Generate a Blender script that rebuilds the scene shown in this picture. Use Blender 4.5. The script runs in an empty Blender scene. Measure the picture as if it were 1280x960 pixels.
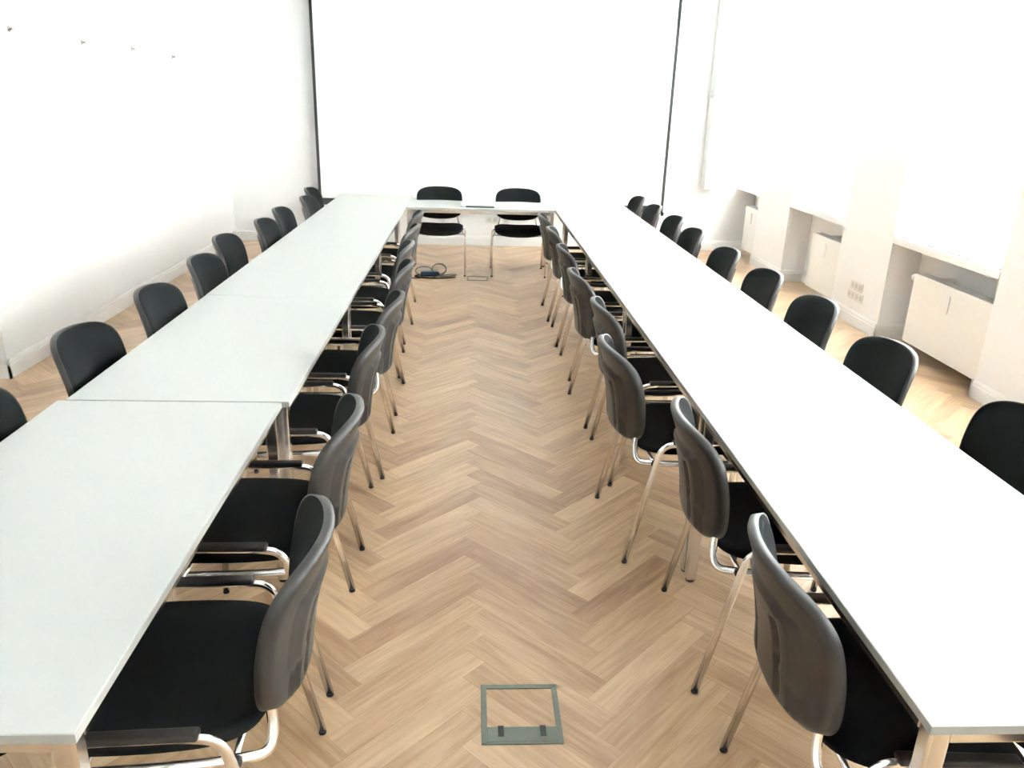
import bpy, bmesh, math, random
from mathutils import Vector, Matrix
R = random.Random(7)
S = bpy.context.scene
C = S.collection
PI = math.pi
# ------------------------------------------------------------------ camera
YAW, PIT, ROL, F, HC = 0.0575, 0.3462, 0.0314, 992.9, 1.82
fh = Vector((math.sin(YAW), math.cos(YAW), 0)); rt = Vector((math.cos(YAW), -math.sin(YAW), 0)); zz = Vector((0, 0, 1))
fw = fh*math.cos(PIT) - zz*math.sin(PIT); up = fh*math.sin(PIT) + zz*math.cos(PIT)
cr = rt*math.cos(ROL) + up*math.sin(ROL); cu = up*math.cos(ROL) - rt*math.sin(ROL)
cam = bpy.data.objects.new('camera', bpy.data.cameras.new('camera')); C.objects.link(cam)
m = Matrix.Identity(4)
for i in range(3):
    m[i][0], m[i][1], m[i][2] = cr[i], cu[i], -fw[i]
m[2][3] = HC
cam.matrix_world = m
cam.data.sensor_width = 36; cam.data.lens = F/1280*36; cam.data.clip_start = .02
S.camera = cam
# ------------------------------------------------------------------ light
W = bpy.data.worlds.new('world'); S.world = W; W.use_nodes = True
bg = W.node_tree.nodes['Background']; bg.inputs[0].default_value = (.95, .975, 1, 1); bg.inputs[1].default_value = 2.0
SKYW = 300
S.view_settings.view_transform = 'Standard'; S.view_settings.look = 'None'; S.view_settings.gamma = 1
S.view_settings.use_curve_mapping = False
S.view_settings.exposure = 2.04
WALLX, NEAR, BACK, LEFT, CEIL = 3.41, -1.2, 10.33, -2.99, 3.7
NICHE = [(.34, 1.79), (2.62, 4.07), (4.90, 6.28), (7.18, 8.50), (9.45, BACK)]   # window bays on the right (y from, to)
for a, b in NICHE:      # daylight falling on the outside of each window
    l = bpy.data.lights.new('daylight', 'AREA'); l.shape = 'RECTANGLE'; l.size = 2.7; l.size_y = (b-a)+.2; l.energy = SKYW*(b-a); l.color = (.93, .975, 1)
    o = bpy.data.objects.new('daylight', l); C.objects.link(o); o.location = (WALLX+.75, (a+b)/2, 2.1); o.rotation_euler = (0, PI/2, 0)
# ------------------------------------------------------------------ helpers
def mat(name, col, rough=.5, metal=0, spec=.5, bump=0, bscale=200, var=0):
    m = bpy.data.materials.new(name); m.use_nodes = True; nt = m.node_tree; b = nt.nodes['Principled BSDF']
    b.inputs['Base Color'].default_value = (*col, 1); b.inputs['Roughness'].default_value = rough
    b.inputs['Metallic'].default_value = metal; b.inputs['Specular IOR Level'].default_value = spec
    if bump or var:
        tc = nt.nodes.new('ShaderNodeTexCoord'); n = nt.nodes.new('ShaderNodeTexNoise'); n.inputs['Scale'].default_value = bscale
        n.inputs['Detail'].default_value = 4
        nt.links.new(tc.outputs['Object'], n.inputs['Vector'])
        if bump:
            bp = nt.nodes.new('ShaderNodeBump'); bp.inputs['Strength'].default_value = bump; bp.inputs['Distance'].default_value = .002
            nt.links.new(n.outputs['Fac'], bp.inputs['Height']); nt.links.new(bp.outputs[0], b.inputs['Normal'])
        if var:
            mx = nt.nodes.new('ShaderNodeMix'); mx.data_type = 'RGBA'
            mx.inputs[6].default_value = (*[c*(1-var) for c in col], 1); mx.inputs[7].default_value = (*[min(1, c*(1+var)) for c in col], 1)
            nt.links.new(n.outputs['Fac'], mx.inputs[0]); nt.links.new(mx.outputs[2], b.inputs['Base Color'])
    return m
M = dict(
    wall=mat('wall_paint', (.90, .908, .912), .8, bump=.05, bscale=60),
    ceil=mat('ceiling_paint', (.90, .90, .90), .85, var=.01, bscale=8),
    trim=mat('white_gloss_trim', (.86, .86, .84), .35, var=.01, bscale=8),
    screen=mat('screen_cloth', (.88, .90, .90), .75, var=.01, bscale=5),
    border=mat('screen_border', (.022, .026, .026), .6, var=.1, bscale=20),
    top=mat('table_laminate', (.525, .545, .53), .38, spec=.4, var=.015, bscale=40),
    edge=mat('table_edge_band', (.44, .44, .41), .4, var=.03, bscale=60),
    chrome=mat('chrome', (.90, .90, .90), .17, metal=1, var=.01, bscale=30),
    steel=mat('table_frame_chrome', (.80, .80, .79), .2, metal=1, var=.02, bscale=30),
    fabric=mat('black_fabric', (.008, .010, .011), .95, spec=.15, bump=.35, bscale=900, var=.3),
    shell=mat('black_moulded_plastic', (.032, .033, .032), .36, spec=.5, bump=.12, bscale=500),
    pad=mat('armrest_plastic', (.022, .02, .018), .35, spec=.5, var=.1, bscale=100),
    glide=mat('foot_glide_plastic', (.02, .018, .017), .5, var=.1, bscale=100),
    radiator=mat('radiator_enamel', (.84, .84, .81), .35, var=.01, bscale=10),
    grille=mat('radiator_grille', (.60, .60, .58), .5, var=.03, bscale=80),
    socket=mat('socket_plastic', (.80, .79, .76), .35, var=.01, bscale=50),
    sockethole=mat('socket_recess', (.66, .65, .63), .5, var=.03, bscale=50),
    hatch=mat('grey_green_metal', (.17, .195, .165), .5, metal=.4, var=.06, bscale=30),
    dark=mat('dark_recess', (.03, .035, .033), .6, var=.1, bscale=50),
    devwhite=mat('pale_grey_plastic', (.62, .66, .67), .35, var=.02, bscale=40),
    devdark=mat('dark_blue_grey_panel', (.035, .055, .065), .4, var=.08, bscale=40),
    cable=mat('grey_cable', (.12, .12, .095), .5, var=.1, bscale=60),
    cableblack=mat('black_cable', (.02, .02, .018), .5, var=.1, bscale=60),
    blue=mat('blue_label_plastic', (.03, .07, .14), .4, var=.1, bscale=60),
    hook=mat('hook_metal', (.45, .42, .38), .35, metal=.7, var=.05, bscale=60),
    frame=mat('window_frame_paint', (.88, .88, .87), .4, var=.01, bscale=10),
)
def glassm():
    m = bpy.data.materials.new('window_glass'); m.use_nodes = True; nt = m.node_tree; nt.nodes.clear()
    o = nt.nodes.new('ShaderNodeOutputMaterial'); t = nt.nodes.new('ShaderNodeBsdfTransparent'); g = nt.nodes.new('ShaderNodeBsdfGlossy')
    g.inputs['Roughness'].default_value = .02; x = nt.nodes.new('ShaderNodeMixShader'); f = nt.nodes.new('ShaderNodeFresnel'); f.inputs[0].default_value = 1.45
    nt.links.new(f.outputs[0], x.inputs[0]); nt.links.new(t.outputs[0], x.inputs[1]); nt.links.new(g.outputs[0], x.inputs[2]); nt.links.new(x.outputs[0], o.inputs[0])
    return m
M['glass'] = glassm()
def blindm():  # translucent cloth for the added blinds, spreads daylight into an even white
    m = bpy.data.materials.new('added_blind_cloth'); m.use_nodes = True; nt = m.node_tree; nt.nodes.clear()
    o = nt.nodes.new('ShaderNodeOutputMaterial'); t = nt.nodes.new('ShaderNodeBsdfTranslucent'); t.inputs[0].default_value = (.9, .9, .88, 1)
    d = nt.nodes.new('ShaderNodeBsdfDiffuse'); d.inputs[0].default_value = (.88, .88, .86, 1)
    x = nt.nodes.new('ShaderNodeMixShader'); x.inputs[0].default_value = .4
    nt.links.new(t.outputs[0], x.inputs[1]); nt.links.new(d.outputs[0], x.inputs[2]); nt.links.new(x.outputs[0], o.inputs[0])
    return m
M['blind'] = blindm()
def floorm():
    m = bpy.data.materials.new('oak_herringbone'); m.use_nodes = True; nt = m.node_tree; N = nt.nodes.new; L = nt.links.new
    b = nt.nodes['Principled BSDF']; b.inputs['Roughness'].default_value = .40; b.inputs['Specular IOR Level'].default_value = .5
    b.inputs['Coat Weight'].default_value = .45; b.inputs['Coat Roughness'].default_value = .28
    uv = N('ShaderNodeUVMap'); uv.uv_map = 'grain'
    at = N('ShaderNodeAttribute'); at.attribute_name = 'plank_tone'
    mp = N('ShaderNodeMapping'); mp.inputs['Scale'].default_value = (2.2, 34, 1); L(uv.outputs[0], mp.inputs[0])
    n1 = N('ShaderNodeTexNoise'); n1.inputs['Scale'].default_value = 1.6; n1.inputs['Detail'].default_value = 6; n1.inputs['Distortion'].default_value = .7; L(mp.outputs[0], n1.inputs[0])
    mp2 = N('ShaderNodeMapping'); mp2.inputs['Scale'].default_value = (1.2, 7, 1); L(uv.outputs[0], mp2.inputs[0])
    n2 = N('ShaderNodeTexNoise'); n2.inputs['Scale'].default_value = 1.5; n2.inputs['Detail'].default_value = 3; n2.inputs['Distortion'].default_value = 1.2; L(mp2.outputs[0], n2.inputs[0])
    a1 = N('ShaderNodeMath'); a1.operation = 'MULTIPLY_ADD'; a1.inputs[1].default_value = .55; L(n1.outputs['Fac'], a1.inputs[0])
    a2 = N('ShaderNodeMath'); a2.operation = 'MULTIPLY'; a2.inputs[1].default_value = .45; L(n2.outputs['Fac'], a2.inputs[0]); L(a2.outputs[0], a1.inputs[2])
    a3 = N('ShaderNodeMath'); a3.operation = 'MULTIPLY_ADD'; a3.inputs[1].default_value = .42; L(at.outputs['Fac'], a3.inputs[0])
    a4 = N('ShaderNodeMath'); a4.operation = 'MULTIPLY_ADD'; a4.inputs[1].default_value = 1.25; a4.inputs[2].default_value = -.345; L(a1.outputs[0], a4.inputs[0]); L(a4.outputs[0], a3.inputs[2])
    r = N('ShaderNodeValToRGB'); L(a3.outputs[0], r.inputs[0])
    e = r.color_ramp.elements; e[0].position = .18; e[0].color = (.33, .19, .098, 1); e[1].position = .80; e[1].color = (.70, .50, .305, 1)
    k = r.color_ramp.elements.new(.48); k.color = (.515, .335, .185, 1)
    L(r.outputs[0], b.inputs['Base Color'])
    bp = N('ShaderNodeBump'); bp.inputs['Strength'].default_value = .08; bp.inputs['Distance'].default_value = .001; L(n1.outputs['Fac'], bp.inputs['Height']); L(bp.outputs[0], b.inputs['Normal'])
    return m
M['floor'] = floorm()

def mesh_obj(name, bm, mt, parent=None, smooth=False, bevel=0, seg=2, sub=0):
    bmesh.ops.recalc_face_normals(bm, faces=bm.faces)
    me = bpy.data.meshes.new(name); bm.to_mesh(me); bm.free()
    for x in (mt if isinstance(mt, list) else [mt]): me.materials.append(x)
    if smooth:
        for p in me.polygons: p.use_smooth = True
    o = bpy.data.objects.new(name, me); C.objects.link(o)
    if parent: o.parent = parent
    if bevel:
        b = o.modifiers.new('bevel', 'BEVEL'); b.width = bevel; b.segments = seg; b.limit_method = 'ANGLE'; b.harden_normals = False
    if sub:
        s = o.modifiers.new('sub', 'SUBSURF'); s.levels = sub; s.render_levels = sub
    return o
def bx(bm, x0, x1, y0, y1, z0, z1, mi=0):
    v = [bm.verts.new((x, y, z)) for z in (z0, z1) for y in (y0, y1) for x in (x0, x1)]
    for f in ((0, 1, 3, 2), (4, 6, 7, 5), (0, 4, 5, 1), (2, 3, 7, 6), (0, 2, 6, 4), (1, 5, 7, 3)):
        bm.faces.new([v[i] for i in f]).material_index = mi
def box(name, dims, mt, parent=None, bevel=0):
    bm = bmesh.new(); bx(bm, *dims); return mesh_obj(name, bm, mt, parent, bevel=bevel)
def tube(bm, pts, rx, rz=None, seg=10, closed=False, mi=0):
    """sweep an oval (rx across, rz in the path's bending plane) along points"""
    rz = rz or rx
    P = [Vector(p) for p in pts]; rings = []; n = len(P)
    side0 = None
    for i, p in enumerate(P):
        if closed: t = (P[(i+1) % n]-P[i-1]).normalized()
        else: t = (P[min(i+1, n-1)]-P[max(i-1, 0)]).normalized()
        if side0 is None:
            side0 = Vector((1, 0, 0)) if abs(t.x) < .8 else Vector((0, 0, 1))
        s = (side0 - t*side0.dot(t)).normalized(); side0 = s
        q = t.cross(s)
        rings.append([bm.verts.new(p + s*rx*math.cos(a) + q*rz*math.sin(a)) for a in [2*PI*k/seg for k in range(seg)]])
    for i in range(n if closed else n-1):
        A, B = rings[i], rings[(i+1) % n]
        for k in range(seg):
            f = bm.faces.new((A[k], A[(k+1) % seg], B[(k+1) % seg], B[k])); f.smooth = True; f.material_index = mi
    if not closed:
        bm.faces.new(rings[0]); bm.faces.new(rings[-1])
def arc(pts, r, n=5):
    """round the inner corners of a polyline"""
    P = [Vector(p) for p in pts]; out = [P[0]]
    for i in range(1, len(P)-1):
        a = (P[i-1]-P[i]); b = (P[i+1]-P[i]); rr = min(r, a.length*.48, b.length*.48)
        A = P[i]+a.normalized()*rr; B = P[i]+b.normalized()*rr
        for k in range(n+1):
            t = k/n; out.append(A*(1-t)**2 + P[i]*2*t*(1-t) + B*t*t)
    out.append(P[-1]); return out
def lathe(bm, c, prof, seg=16, axis='z', mi=0):
    rings = []
    for r, h in prof:
        ring = []
        for k in range(seg):
            a = 2*PI*k/seg; x, y = r*math.cos(a), r*math.sin(a)
            v = {'z': (x, y, h), 'x': (h, x, y), 'y': (x, h, y)}[axis]
            ring.append(bm.verts.new(Vector(c)+Vector(v)))
        rings.append(ring)
    for A, B in zip(rings, rings[1:]):
        for k in range(seg):
            f = bm.faces.new((A[k], A[(k+1) % seg], B[(k+1) % seg], B[k])); f.smooth = True; f.material_index = mi
    bm.faces.new(rings[0]).material_index = mi; bm.faces.new(rings[-1]).material_index = mi
def thing(name, label, cat, loc=(0, 0, 0), rz=0, group=None):
    o = bpy.data.objects.new(name, None); C.objects.link(o); o.location = loc; o.rotation_euler = (0, 0, rz)
    o.empty_display_size = .1
    tag(o, label, cat, group); return o
def tag(o, label, cat, group=None):
    o['label'] = label; o['category'] = cat
    if group: o['group'] = group
    return o
def struct(o):
    o['kind'] = 'structure'; return o
def dup(root, loc, rz, label, group):
    r = root.copy(); C.objects.link(r); r.location = loc; r.rotation_euler = (0, 0, rz); r['label'] = label; r['group'] = group
    for ch in list(root.children):
        c = ch.copy(); C.objects.link(c); c.parent = r
        for g in list(ch.children):
            d = g.copy(); C.objects.link(d); d.parent = c
    return r
# ------------------------------------------------------------------ room shell
def make_floor():
    bm = bmesh.new(); uvl = bm.loops.layers.uv.new('grain'); fl = bm.faces.layers.float.new('plank_tone')
    L, w = .572, .106; s2 = math.sqrt(.5); X0, Y0 = .47, .03
    def plank(a0, a1, b0, b1, along_a):
        pts = [((a-b)*s2+X0, (a+b)*s2+Y0) for a, b in ((a0, b0), (a1, b0), (a1, b1), (a0, b1))]
        cx = sum(p[0] for p in pts)/4; cy = sum(p[1] for p in pts)/4
        if not (-4.6 < cx < 4.3 and -1.9 < cy < 10.9): return
        f = bm.faces.new([bm.verts.new((x, y, 0)) for x, y in pts])
        t = min(1, max(0, R.gauss(.52, .23))); f[fl] = t
        ou, ov = R.uniform(0, 60), R.uniform(0, 60)
        le, wi = (a1-a0, b1-b0) if along_a else (b1-b0, a1-a0)
        uvs = ((0, 0), (le, 0), (le, wi), (0, wi)) if along_a else ((0, 0), (0, wi), (le, wi), (le, 0))
        for lp, (u, v) in zip(f.loops, uvs): lp[uvl].uv = (u+ou, v+ov)
    g = .0003
    for s in range(-8, 9):
        for k in range(-60, 150):
            ta, tb = s*L + k*w, -s*L + k*w
            plank(ta+g, ta+L-g, tb+g, tb+w-g, True)
            plank(ta+g, ta+w-g, tb+w+g, tb+w+L-g, False)
    # dark joint bed just under the planks, in the same mesh
    f = bm.faces.new([bm.verts.new(p) for p in ((-4.7, -2, -.0012), (4.4, -2, -.0012), (4.4, 11, -.0012), (-4.7, 11, -.0012))]); f[fl] = 0; f.material_index = 1
    bx(bm, -4.7, 4.4, -2, 11, -.12, -.002, 1)
    struct(mesh_obj('floor', bm, [M['floor'], mat('floor_joint', (.26, .16, .09), .7, var=.1)]))
make_floor()
struct(box('ceiling', (-4.6, 4.2, NEAR, BACK+.2, CEIL, CEIL+.15), M['ceil']))
struct(box('wall_back', (-4.6, 4.2, BACK, BACK+.2, 0, CEIL), M['wall']))
struct(box('wall_near', (-4.6, 4.2, NEAR-.2, NEAR, 0, CEIL), M['wall']))
def rwall():
    X1 = WALLX+.48; y = NEAR
    for a, b in NICHE:
        for d in ((WALLX, X1, y, a, 0, CEIL), (WALLX+.26, X1, a, b, 0, .80), (WALLX, X1, a, b, 3.32, CEIL)):   # pier, back of recess, lintel
            struct(box('wall_right', d, M['wall']))
        y = b
rwall()
BL = ['beside the camera', 'between camera and first radiator', 'above the nearest radiator', 'above the middle radiator', 'by the back wall']
for i, (a, b) in enumerate(NICHE):
    bm = bmesh.new()
    X = WALLX+.30
    for y0, y1 in ((a, a+.07), (b-.07, b), ((a+b)/2-.06, (a+b)/2+.06)): bx(bm, X, X+.08, y0, y1, .86, 3.32)
    for z0, z1 in ((.86, .95), (3.24, 3.32), (2.42, 2.5)): bx(bm, X+.005, X+.075, a, b, z0, z1)
    w = struct(mesh_obj('window_%d' % (i+1), bm, M['frame'], bevel=.006))
    box('pane', (X+.035, X+.041, a+.03, b-.03, .9, 3.28), M['glass'], w)
    box('sill', (WALLX, WALLX+.40, a, b, .80, .86), M['wall'], w, bevel=.004)
    bm = bmesh.new()  # blind added to hide the frames and blow the window out white
    bx(bm, WALLX+.02, WALLX+.023, a+.01, b-.01, .875, 3.30)
    o = mesh_obj('added_roller_blind', bm, M['blind']); tag(o, 'white backlit roller blind added to whiten out the window, %s' % BL[i], 'blind', 'added window blinds')
    bm = bmesh.new(); bx(bm, WALLX+.012, WALLX+.03, a+.006, b-.006, .861, .876); mesh_obj('bottom_rail', bm, M['frame'], o, bevel=.004)
    bm = bmesh.new(); lathe(bm, (WALLX+.04, 0, 3.27), [(.028, a+.01), (.028, b-.01)], 16, 'y'); mesh_obj('roller', bm, M['frame'], o)
# left wall with the recess by the door side
bm = bmesh.new(); bx(bm, LEFT-.2, LEFT, 5.04, BACK, 0, CEIL); struct(mesh_obj('wall_left', bm, M['wall'], bevel=.004))
bm = bmesh.new(); bx(bm, LEFT-1.4, LEFT-1.2, NEAR, 5.24, 0, CEIL); bx(bm, LEFT-1.2, LEFT-.2, 5.04, 5.24, 0, CEIL); struct(mesh_obj('wall_side', bm, M['wall'], bevel=.004))
def skirting(name, pts, h=.125, t=.016):
    """skirting with a moulded top following a line of floor points (room on the right hand side)"""
    bm = bmesh.new(); prof = [(0, 0), (t, 0), (t, h*.70), (t*.75, h*.74), (t*.75, h*.86), (t*.35, h), (0, h)]
    for (x0, y0), (x1, y1) in zip(pts, pts[1:]):
        d = Vector((x1-x0, y1-y0)).normalized(); n = Vector((d.y, -d.x))
        e0 = Vector((x0, y0)); e1 = Vector((x1, y1))
        A = [bm.verts.new((e0.x+n.x*p, e0.y+n.y*p, z)) for p, z in prof]; B = [bm.verts.new((e1.x+n.x*p, e1.y+n.y*p, z)) for p, z in prof]
        for k in range(len(prof)): bm.faces.new((A[k], A[(k+1) % 7], B[(k+1) % 7], B[k]))
        bm.faces.new(A); bm.faces.new(B)
    struct(mesh_obj(name, bm, M['trim']))
skirting('baseboard_left', [(LEFT-1.2, 5.04), (LEFT+.016, 5.04)]); skirting('baseboard_left', [(LEFT, 5.024), (LEFT, BACK)])
skirting('baseboard_back', [(LEFT, BACK), (WALLX+.26, BACK)])
pts = []
y = BACK
bm = None
for i, (a, b) in enumerate(reversed(NICHE)):
    top = b
    prev = NICHE[len(NICHE)-2-i][1] if i < len(NICHE)-1 else NEAR
    # reveal facing the camera at the far end, recess back, near reveal, pier front
    skirting('baseboard_right', [(WALLX, a+.016), (WALLX, prev-.016)])
    if b < BACK: skirting('baseboard_right', [(WALLX-.016, b), (WALLX+.26, b)])
    skirting('baseboard_right', [(WALLX+.26, b), (WALLX+.26, a)])
    skirting('baseboard_right', [(WALLX+.26, a), (WALLX-.016, a)])
# boxed casing in the far right corner
struct(box('trim_1', (2.93, 3.13, BACK-.22, BACK, .80, CEIL), M['wall'], bevel=.012))
# ------------------------------------------------------------------ tables
LT = 1.62
def make_table():
    t = thing('conference_table', '', 'table')
    o = box('tabletop', (-.4, .4, -.808, .808, .718, .74), M['top'], t, bevel=.0025)
    bm = bmesh.new()
    for s in (-1, 1):
        x0, x1 = sorted((s*.4008, s*.3985)); bx(bm, x0, x1, -.8085, .8085, .7195, .7385)
        y0, y1 = sorted((s*.8088, s*.8065)); bx(bm, -.4005, .4005, y0, y1, .7195, .7385)
    mesh_obj('edge_band', bm, M['edge'], t)
    bm = bmesh.new(); a = .388; b = .796
    for s in (-1, 1):
        x0, x1 = sorted((s*a, s*(a-.022))); bx(bm, x0, x1, -b+.04, b-.04, .686, .718)
        y0, y1 = sorted((s*b, s*(b-.022))); bx(bm, -a+.04, a-.04, y0, y1, .686, .718)
    mesh_obj('frame_rail', bm, M['steel'], t, bevel=.003)
    for sx in (-1, 1):
        for sy in (-1, 1):
            x0, x1 = sorted((sx*a, sx*(a-.042))); y0, y1 = sorted((sy*b, sy*(b-.042)))
            l = box('leg', (x0, x1, y0, y1, .012, .718), M['steel'], t, bevel=.006)
            bm = bmesh.new(); lathe(bm, ((x0+x1)/2, (y0+y1)/2, 0), [(.017, 0), (.019, .004), (.019, .014)]); mesh_obj('foot_glide', bm, M['glide'], l)
    return t
XLC, XRC = -.6682-.4, .8707+.4
tab = make_table(); first = True
ordn = ['first', 'second', 'third', 'fourth', 'fifth']
ll = ['light grey conference table nearest the camera in the left run, front corner in frame',
      'second light grey conference table in the left run, beyond the first dark seam',
      'third light grey conference table in the middle of the left run',
      'fourth light grey conference table in the left run, next to last',
      'last light grey conference table in the left run, at the corner by the screen']
rl = ['sunlit white conference table nearest the camera in the right run, front corner in frame',
      'second white conference table in the right run, beyond the faint seam',
      'third white conference table in the middle of the right run',
      'fourth white conference table in the right run, next to last',
      'last white conference table in the right run, at the corner by the screen']
tab.location = (XLC-.02, 1.143+.808, 0); tab['label'] = ll[0]; tab['group'] = 'conference tables in the left run'
for i in range(1, 5): dup(tab, (XLC+(.006 if i == 1 else .004), 1.148+.808+LT*i, 0), 0, ll[i], 'conference tables in the left run')
for i in range(5): dup(tab, (XRC, 1.138+.808+LT*i, 0), 0, rl[i], 'conference tables in the right run')
FT = ((-.6682+.8707)/2, 8.245+.40)
ft = dup(tab, (FT[0], FT[1], 0), PI/2, 'head conference table closing the far end between the two runs', 'conference tables')
del ft['group']
for c in ft.children: pass
ft.scale = (1, .944, 1)
# ------------------------------------------------------------------ chairs
def grid_shell(bm, nu, nv, front, back):
    """closed shell from two grids of points front(i,j), back(i,j)"""
    A = [[bm.verts.new(front(i/nu, j/nv)) for i in range(nu+1)] for j in range(nv+1)]
    B = [[bm.verts.new(back(i/nu, j/nv)) for i in range(nu+1)] for j in range(nv+1)]
    def q(a, b, c, d): 
        f = bm.faces.new((a, b, c, d)); f.smooth = True
    for j in range(nv):
        for i in range(nu):
            q(A[j][i], A[j][i+1], A[j+1][i+1], A[j+1][i]); q(B[j][i], B[j+1][i], B[j+1][i+1], B[j][i+1])
    for i in range(nu):
        q(A[0][i], B[0][i], B[0][i+1], A[0][i+1]); q(A[nv][i], A[nv][i+1], B[nv][i+1], B[nv][i])
    for j in range(nv):
        q(A[j][0], A[j+1][0], B[j+1][0], B[j][0]); q(A[j][nu], B[j][nu], B[j+1][nu], A[j+1][nu])
def squircle(s, t, n=5):
    """unit square [-1,1]^2 onto a superellipse"""
    m = max(abs(s), abs(t))
    if m < 1e-6: return 0., 0.
    a, b = s/m, t/m
    k = (abs(a)**n + abs(b)**n)**(-1/n)
    return a*k*m, b*k*m
ZB0, ZB1, HW = .490, .879, .249
def back_y(x, z):
    t = (z-ZB0)/(ZB1-ZB0)
    y = -.262 - .092*t - .010*math.sin(t*PI*1.1)*0 + .022*math.sin(min(1, max(0, t))*PI)*.8    # lean with lumbar bulge forward
    return y + 1.05*x*x*(.55+.45*t)*1.15
def back_pt(s, t, off, shrink=0, crown=0):
    x, v = squircle(s, t, 4.8 if t > 0 else 5.5)
    hw = HW - shrink
    x *= hw*(1.0 - .035*max(0, -v) )
    zc, hz = (ZB0+ZB1)/2, (ZB1-ZB0)/2 - shrink
    z = zc + v*hz
    if v > 0: z -= .017*(x/hw)**2*v          # arched top
    else: z += .034*(x/hw)**2*(-v)           # bottom edge lower in the middle
    return Vector((x, back_y(x, z)+off+crown, z))
def make_chair(arms=True):
    global ZB0
    ZB0 = .490 if arms else .538
    t = thing('conference_armchair' if arms else 'conference_chair', '', 'chair')
    # --- backrest: moulded shell with raised centre panel, padded front
    bm = bmesh.new(); nu, nv = 22, 18
    def fr(u, v): return back_pt(u*2-1, v*2-1, .012)
    def bk(u, v):
        s, w = u*2-1, v*2-1
        e = max(abs(s), abs(w)); off = -.013 if e > .97 else -.018
        x, z = s, w
        if abs(s) < .55 and -.9 < w < .45: off -= .014                    # raised back panel
        elif abs(s) < .64 and -.97 < w < .55: off -= .006
        if abs(abs(s)-.34) < .05 and -.8 < w < .3: off += .010      # two vertical grooves
        return back_pt(s, w, off, shrink=.004)
    grid_shell(bm, 44, 36, fr, bk)
    br = mesh_obj('backrest', bm, M['shell'], t)
    bm = bmesh.new()
    def f2(u, v):
        s, w = u*2-1, v*2-1; e = max(abs(s), abs(w)); c = .024*(1-e**6)
        return back_pt(s, w, .012+c, shrink=.0035)
    def b2(u, v): return back_pt(u*2-1, v*2-1, .010, shrink=.0035)
    grid_shell(bm, 24, 20, f2, b2); mesh_obj('back_cushion', bm, M['fabric'], t)
    # --- seat: dished cushion with waterfall front, plastic pan
    def seat_pt(s, w, z, shr=0):
        x, y = squircle(s, w, 5 if w > 0 else 4)
        hw = (.262 if w > 0 else .262-.014*(-w)) - shr
        X = x*hw; Y = .015 + y*(.232-shr)
        dz = .016*(abs(x)**2) - .006 - .028*max(0, y-.45)**2/.3
        return Vector((X, Y, z+dz))
    bm = bmesh.new()
    def f3(u, v):
        s, w = u*2-1, v*2-1; e = max(abs(s), abs(w)); return seat_pt(s, w, .515-.024*e**8)
    def b3(u, v): return seat_pt(u*2-1, v*2-1, .467, .003)
    grid_shell(bm, 22, 22, f3, b3); mesh_obj('seat', bm, M['fabric'], t)
    bm = bmesh.new()
    def f4(u, v): return seat_pt(u*2-1, v*2-1, .4675, .006)
    def b4(u, v):
        s, w = u*2-1, v*2-1; e = max(abs(s), abs(w)); p = seat_pt(s, w, .461, .012+.01*e); p.z -= .018*(1-abs(s)**2.5)*(1-abs(w)**6); return p
    grid_shell(bm, 20, 20, f4, b4); mesh_obj('seat_pan', bm, M['shell'], t)
    # --- frame: U tubes from the backrest under the seat, cross bar
    bm = bmesh.new()
    for s in (-1, 1):
        pts = arc([(s*.195, -.226, .58), (s*.205, -.242, .51), (s*.235, -.238, .440), (s*.256, -.10, .438), (s*.264, .14, .438)], .055, 6)
        tube(bm, pts, .008, .013)
    tube(bm, [(-.282, .155, .437), (.282, .155, .437)], .009, seg=8); tube(bm, [(-.280, -.16, .436), (.280, -.16, .436)], .009, seg=8)
    mesh_obj('seat_frame', bm, M['chrome'], t)
    for s in (-1, 1):
        # front leg
        bm = bmesh.new()
        top = .53 if arms else .415
        P = [(s*.286, .215, .012), (s*.284, .185, .425)]
        P += [(s*.283, .180, .53)] if arms else [(s*.268, .13, .440)]
        if arms: P += [(s*.283, .13, .536)]
        tube(bm, arc(P, .035, 5), .008, .013)
        lf = mesh_obj('leg', bm, M['chrome'], t)
        bm = bmesh.new(); lathe(bm, (s*.286, .215, 0), [(.010, 0), (.012, .002), (.0115, .012)], 12); mesh_obj('foot_glide', bm, M['glide'], lf)
        # rear leg, continuing upwards into the arm
        bm = bmesh.new()
        P = [(s*.285, -.262, .012), (s*.283, -.168, .44)]
        P += [(s*.283, -.148, .530), (s*.283, -.06, .538)] if arms else [(s*.268, -.10, .440)]
        tube(bm, arc(P, .05, 6), .008, .013)
        lr = mesh_obj('leg', bm, M['chrome'], t)
        bm = bmesh.new(); lathe(bm, (s*.285, -.262, 0), [(.010, 0), (.012, .002), (.0115, .012)], 12); mesh_obj('foot_glide', bm, M['glide'], lr)
        bm = bmesh.new(); lathe(bm, (s*.276, -.165, .440), [(.004, -.03*s), (.013, -.028*s), (.013, -.012*s), (.009, -.008*s)], 12, 'x'); mesh_obj('stop_knob', bm, M['glide'], lr)
        if arms:
            bm = bmesh.new()
            tube(bm, [(s*.283, -.08, .537), (s*.283, .14, .537)], .008, .011)
            ar = mesh_obj('armrest', bm, M['chrome'], t)
            bm = bmesh.new(); bx(bm, s*.283-.017, s*.283+.017, -.105, .155, .538, .556); mesh_obj('armrest_pad', bm, M['pad'], ar, bevel=.007, seg=3)
    return t
ch = make_chair(True)
cp = make_chair(False)
used = set()
def put(src, x, y, rz, label, group):
    if id(src) not in used:
        used.add(id(src)); src.location = (x, y, 0); src.rotation_euler = (0, 0, rz); src['label'] = label; src['group'] = group; return src
    return dup(src, (x, y, 0), rz, label, group)
D = math.radians
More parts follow.
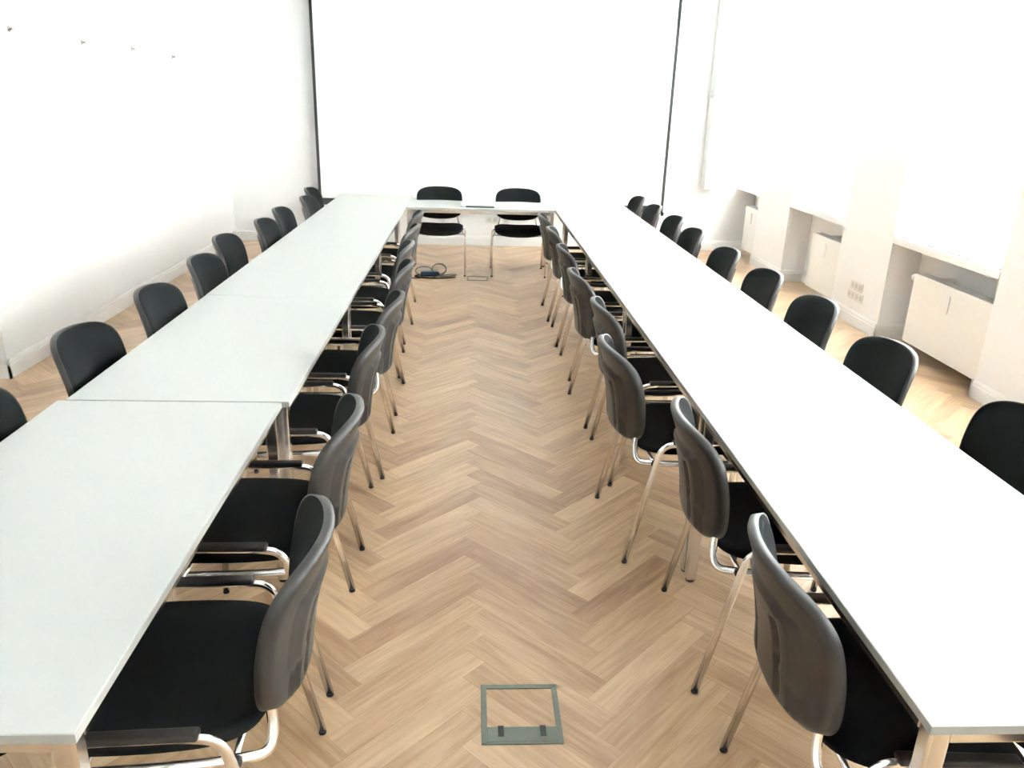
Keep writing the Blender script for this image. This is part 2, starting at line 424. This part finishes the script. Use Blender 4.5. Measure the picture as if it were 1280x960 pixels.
N9 = ['nearest the camera', 'second from the camera', 'third from the camera', 'fourth from the camera', 'fifth from the camera',
      'sixth from the camera', 'seventh from the camera', 'last and farthest', 'ninth']
# inner side, left run (sitters face the left run)
LI = [(1.62, -.675, 3), (2.36, -.70, 1), (3.22, -.72, 3), (3.90, -.69, 0), (4.74, -.70, 0), (5.41, -.745, 2), (6.20, -.755, -2), (6.95, -.77, 0)]
for i, (y, x, a) in enumerate(LI):
    put(ch, x, y, PI/2+D(a), 'black armchair on the aisle side of the left run, %s' % N9[i], 'chairs on the aisle side of the left run')
RI = [(1.53, 1.02, -3), (2.35, 1.028, -3), (3.15, .905, 3), (3.84, .968, 1), (4.585, .935, 3), (5.40, .95, 0), (6.18, .95, -2), (6.93, .94, 0)]
for i, (y, x, a) in enumerate(RI):
    put(ch, x, y, -PI/2+D(a), 'black armchair on the aisle side of the right run, %s' % N9[i], 'chairs on the aisle side of the right run')
LO = [(.80, 1.30), (1.60, 1.22), (2.40, 1.32), (3.20, 1.30), (3.96, 1.28), (4.78, 1.30), (5.52, 1.38), (6.29, 1.30), (6.96, 1.32), (7.80, 1.26), (8.52, 1.36)]
NL = ['glimpsed under the near table end', 'seat glimpsed under the near table', 'cut by left picture edge', 'largest whole one in view',
      'next beyond the largest one', 'nearer of the middle overlapping pair', 'farther of the middle overlapping pair', 'nearer of the two standing apart',
      'farther of the two standing apart', 'nearer of the last overlapping pair', 'last, before the black screen edge']
for i, (y, x) in enumerate(LO):
    put(ch, -x, y, -PI/2, 'black armchair on the wall side of the left run, %s' % NL[i], 'chairs on the wall side of the left run')
RO = [(.78, 1.5), (1.56, 1.52), (2.36, 1.60), (3.16, 1.50), (3.95, 1.52), (4.66, 1.50), (5.40, 1.48), (6.28, 1.48), (7.00, 1.50), (7.77, 1.48), (8.45, 1.46)]
NR = ['glimpsed under the near table end', 'seat glimpsed under the near table', 'cut by right picture edge', 'largest whole one in view',
      'second whole one in view', 'third whole one in view', 'fourth whole one in view', 'fourth from the far end',
      'third from the far end', 'second from the far end', 'last at the far end']
for i, (y, x) in enumerate(RO):
    put(ch, x, y, PI/2, 'black armchair on the window side of the right run, %s' % NR[i], 'chairs on the window side of the right run')
put(cp, -.345, 8.63, PI, 'black armless chair at the head table, left one beside the cable tangle', 'chairs at the head table')
put(cp, .515, 8.63, PI, 'black armless chair at the head table, right one', 'chairs at the head table')
# ------------------------------------------------------------------ projection screen
sc = thing('projection_screen', 'large white projection screen with thin black borders on the back wall', 'screen', (.275, BACK-.15, .5))
hw = (2.408+1.858)/2
box('screen_cloth', (-hw, hw, -.004, .004, .06, 3.0), M['screen'], sc)
for s in (-1, 1):
    x0, x1 = sorted((s*hw, s*(hw+.035))); box('side_border', (x0, x1, -.008, .008, .0, 3.0), M['border'], sc)
box('bottom_bar', (-hw-.035, hw+.035, -.014, .014, -.005, .075), M['border'], sc, bevel=.004)
box('housing', (-hw-.12, hw+.12, -.07, .10, 3.0, 3.19), M['trim'], sc, bevel=.01)
for s in (-1, 1):
    bm = bmesh.new(); lathe(bm, (s*(hw+.03), 0, -.03), [(.008, .03), (.022, .02), (.022, -.012), (.010, -.02)], 12); mesh_obj('pull_knob', bm, M['dark'], sc)
for s in (-1, 1): box('wall_bracket', (s*1.9-.02, s*1.9+.02, .0, .147, 3.05, 3.14), M['hook'], sc)
# ------------------------------------------------------------------ radiators
def make_radiator(L_, name='panel_radiator'):
    t = thing(name, '', 'radiator')
    box('front_panel', (-.055, -.045, -L_/2, L_/2, .10, .635), M['radiator'], t, bevel=.004)
    box('rear_panel', (.035, .045, -L_/2, L_/2, .10, .635), M['radiator'], t, bevel=.003)
    for s in (-1, 1):
        y0, y1 = sorted((s*L_/2, s*(L_/2-.012))); box('side_cover', (-.045, .035, y0, y1, .11, .63), M['radiator'], t)
    bm = bmesh.new(); n = int(L_/.022)
    for k in range(n): y = -L_/2+.015+k*(L_-.03)/n; bx(bm, -.044, .034, y, y+.009, .625, .640)
    bx(bm, -.044, .034, -L_/2+.01, L_/2-.01, .600, .624)
    mesh_obj('top_grille', bm, M['grille'], t)
    bm = bmesh.new(); bx(bm, -.064, -.0545, -.020, .020, .44, .575); mesh_obj('heat_meter', bm, M['socket'], t, bevel=.004)
    bm = bmesh.new(); lathe(bm, (.0, L_/2+.01, .585), [(.012, 0), (.012, .03), (.024, .034), (.026, .085), (.018, .092)], 16, 'y'); mesh_obj('thermostat_valve', bm, M['socket'], t)
    for y0 in (-L_/2+.12, L_/2-.15):
        for z in (.17, .60): box('wall_bracket', (.045, .184, y0, y0+.03, z, z+.03), M['radiator'], t)
    bm = bmesh.new(); tube(bm, arc([(0, L_/2+.02, .585), (0, L_/2+.045, .56), (0, L_/2+.045, .15), (.16, L_/2+.045, .12)], .02), .008, seg=8); mesh_obj('pipe', bm, M['radiator'], t)
    return t
r1 = make_radiator(.99); r1.location = (WALLX+.075, 5.41, 0); r1['label'] = 'white panel radiator in the nearest window recess, largest in view'; r1['group'] = 'radiators under the windows'
r2 = make_radiator(.66); r2.location = (WALLX+.075, 7.53, 0); r2['label'] = 'white panel radiator in the middle window recess, left of the wall sockets'; r2['group'] = 'radiators under the windows'
r3 = make_radiator(.46); r3.location = (WALLX+.075, 9.70, 0); r3['label'] = 'white panel radiator in the farthest recess by the back wall'; r3['group'] = 'radiators under the windows'
# ------------------------------------------------------------------ sockets
def socket_bank(name, n, label, loc, rz, group=None):
    t = thing(name, label, 'socket', loc, rz, group)
    w = .071*n
    box('cover_plate', (-w/2-.005, w/2+.005, -.009, 0, -.04, .04), M['socket'], t, bevel=.003)
    for k in range(n):
        x = -w/2+.071*(k+.5)
        bm = bmesh.new(); lathe(bm, (x, -.0095, 0), [(.023, 0), (.023, .004), (.017, .004), (.015, 0)], 20, 'y')
        mesh_obj('socket_well', bm, M['sockethole'], t)
    return t
socket_bank('socket_row', 3, 'upper row of white wall sockets on the pier between radiators', (WALLX, 6.73, .345), -PI/2, 'sockets on the window pier')
socket_bank('socket_row', 4, 'lower row of white wall sockets on the pier between radiators', (WALLX, 6.73, .255), -PI/2, 'sockets on the window pier')
socket_bank('socket_row', 2, 'pair of white sockets low on the back wall, left of the single one', (.27, BACK, .33), 0, 'sockets on the back wall')
socket_bank('socket_row', 1, 'single white socket low on the back wall, right of the pair', (.45, BACK, .33), 0, 'sockets on the back wall')
# ------------------------------------------------------------------ floor boxes
def floor_hatch(name, x0, x1, y0, y1, label, flap=.06, b=.018):
    t = thing(name, label, 'floor box', ((x0+x1)/2, (y0+y1)/2, 0))
    a, c = (x1-x0)/2, (y1-y0)/2
    bm = bmesh.new(); z = .004
    bx(bm, -a, -a+b, -c, c, 0, z); bx(bm, a-b, a, -c, c, 0, z); bx(bm, -a+b, a-b, c-b, c, 0, z); bx(bm, -a+b, a-b, -c, -c+b*.5, 0, z)
    mesh_obj('frame', bm, M['hatch'], t, bevel=.001)
    f = box('cable_flap', (-a+b, a-b, -c+b*.5, -c+b*.5+flap, 0, .0045), M['hatch'], t, bevel=.001)
    if flap > .03:
        bm = bmesh.new()
        for s in (-1, 1): bx(bm, s*a*.52-.009, s*a*.52+.009, -c+.03, -c+.012+flap, .0046, .0062)
        mesh_obj('flap_catch', bm, M['dark'], f)
    return t
floor_hatch('floor_box', .05, .298, 1.862, 2.118, 'square grey green floor box with parquet lid in the near aisle')
floor_hatch('floor_box', -.035, .19, 8.21, 8.415, 'small dark framed floor box in front of the head table chairs', flap=.02, b=.015)
# ------------------------------------------------------------------ device on head table
dv = thing('docking_panel', 'slim pale device with dark front strip on the head table', 'device', (.092, 8.44, .74), D(0))
box('body', (-.20, .20, -.13, .13, .0, .014), M['devwhite'], dv, bevel=.004)
box('front_strip', (-.145, .145, -.1325, -.128, .002, .0135), M['devdark'], dv)
bm = bmesh.new(); bx(bm, -.145, .145, -.125, -.085, .0141, .016); mesh_obj('dark_slot', bm, M['devdark'], dv, bevel=.001)
for s in (-1, 1): box('end_cap', (s*.19-.012, s*.19+.012, -.12, .12, .014, .022), M['devwhite'], dv, bevel=.003)
# ------------------------------------------------------------------ power strip with cable tangle
ps = thing('power_strip', 'power strip with blue top lying in tangled cables beside the head table leg', 'power strip', (-.43, 8.40, 0), D(4))
box('housing', (-.10, .10, -.028, .028, .0, .045), M['cableblack'], ps, bevel=.008)
hb = box('blue_cover', (-.085, .085, -.031, .027, .018, .051), M['blue'], ps, bevel=.002)
def loopcable(cx, cy, rx, ry, h, ph, n=40, turns=1.15):
    out = []
    for k in range(n+1):
        a = ph+2*PI*turns*k/n
        out.append((cx+rx*math.cos(a), cy+ry*math.cos(a*.5+1)+.012*math.sin(a), .007+h*(.5+.5*math.sin(a))*(1-.12*k/n)))
    return out
def cable(pts, m, r, label, i):
    bm = bmesh.new(); tube(bm, pts, r, seg=8)
    tag(mesh_obj('cable', bm, m, None), label, 'cable', 'cables of the tangle on the floor')
cable(loopcable(-.50, 8.46, .085, .03, .085, -1.6), M['cable'], .006, 'grey cable coiled upright behind the left end of the power strip', 0)
cable(loopcable(-.335, 8.46, .075, .03, .12, -1.6, turns=1.9), M['cable'], .006, 'grey cable looping up behind the right end of the power strip', 1)
cable(arc([(-.33, 8.36, .008), (-.22, 8.30, .02), (-.13, 8.36, .03), (-.20, 8.44, .012), (-.30, 8.42, .008), (-.40, 8.30, .008)], .05, 6), M['cable'], .0055, 'grey cable end looping out to the right of the power strip', 2)
cable(arc([(-.54, 8.40, .012), (-.60, 8.36, .008), (-.52, 8.28, .006), (-.38, 8.27, .006), (-.25, 8.29, .006), (-.16, 8.33, .006)], .05, 6), M['cableblack'], .008, 'black cable lying in front of the power strip', 3)
pl = thing('power_plug', 'small black plug on the floor left of the cable tangle', 'plug', (-.635, 8.20, 0), D(20))
bm = bmesh.new(); lathe(bm, (0, 0, .02), [(.008, -.03), (.018, -.02), (.019, .012), (.012, .02)], 14, 'x'); mesh_obj('plug_body', bm, M['cableblack'], pl)
bm = bmesh.new(); tube(bm, arc([(.02, 0, .018), (.07, .02, .008), (.14, .03, .006)], .03), .005, seg=8); mesh_obj('cord', bm, M['cableblack'], pl)
# ------------------------------------------------------------------ picture hooks
def hook(y, z, label):
    bm = bmesh.new(); lathe(bm, (0, 0, 0), [(.020, 0), (.020, .004), (.007, .006), (.007, .022), (.012, .024), (.012, .028)], 14, 'x')
    o = mesh_obj('wall_peg', bm, M['hook']); o.location = (LEFT, y, z); tag(o, label, 'peg', 'small pegs in a line on the left wall')
HK = [(5.74, 2.14), (6.75, 2.12), (7.70, 2.12), (8.70, 2.10)]
HL = ['small metal wall peg high on the left wall, nearest the picture edge', 'small metal wall peg high on the left wall, second from the picture edge',
      'small metal wall peg high on the left wall, third from the picture edge', 'small metal wall peg high on the left wall, closest to the screen']
for (y, z), l in zip(HK, HL): hook(y, z, l)
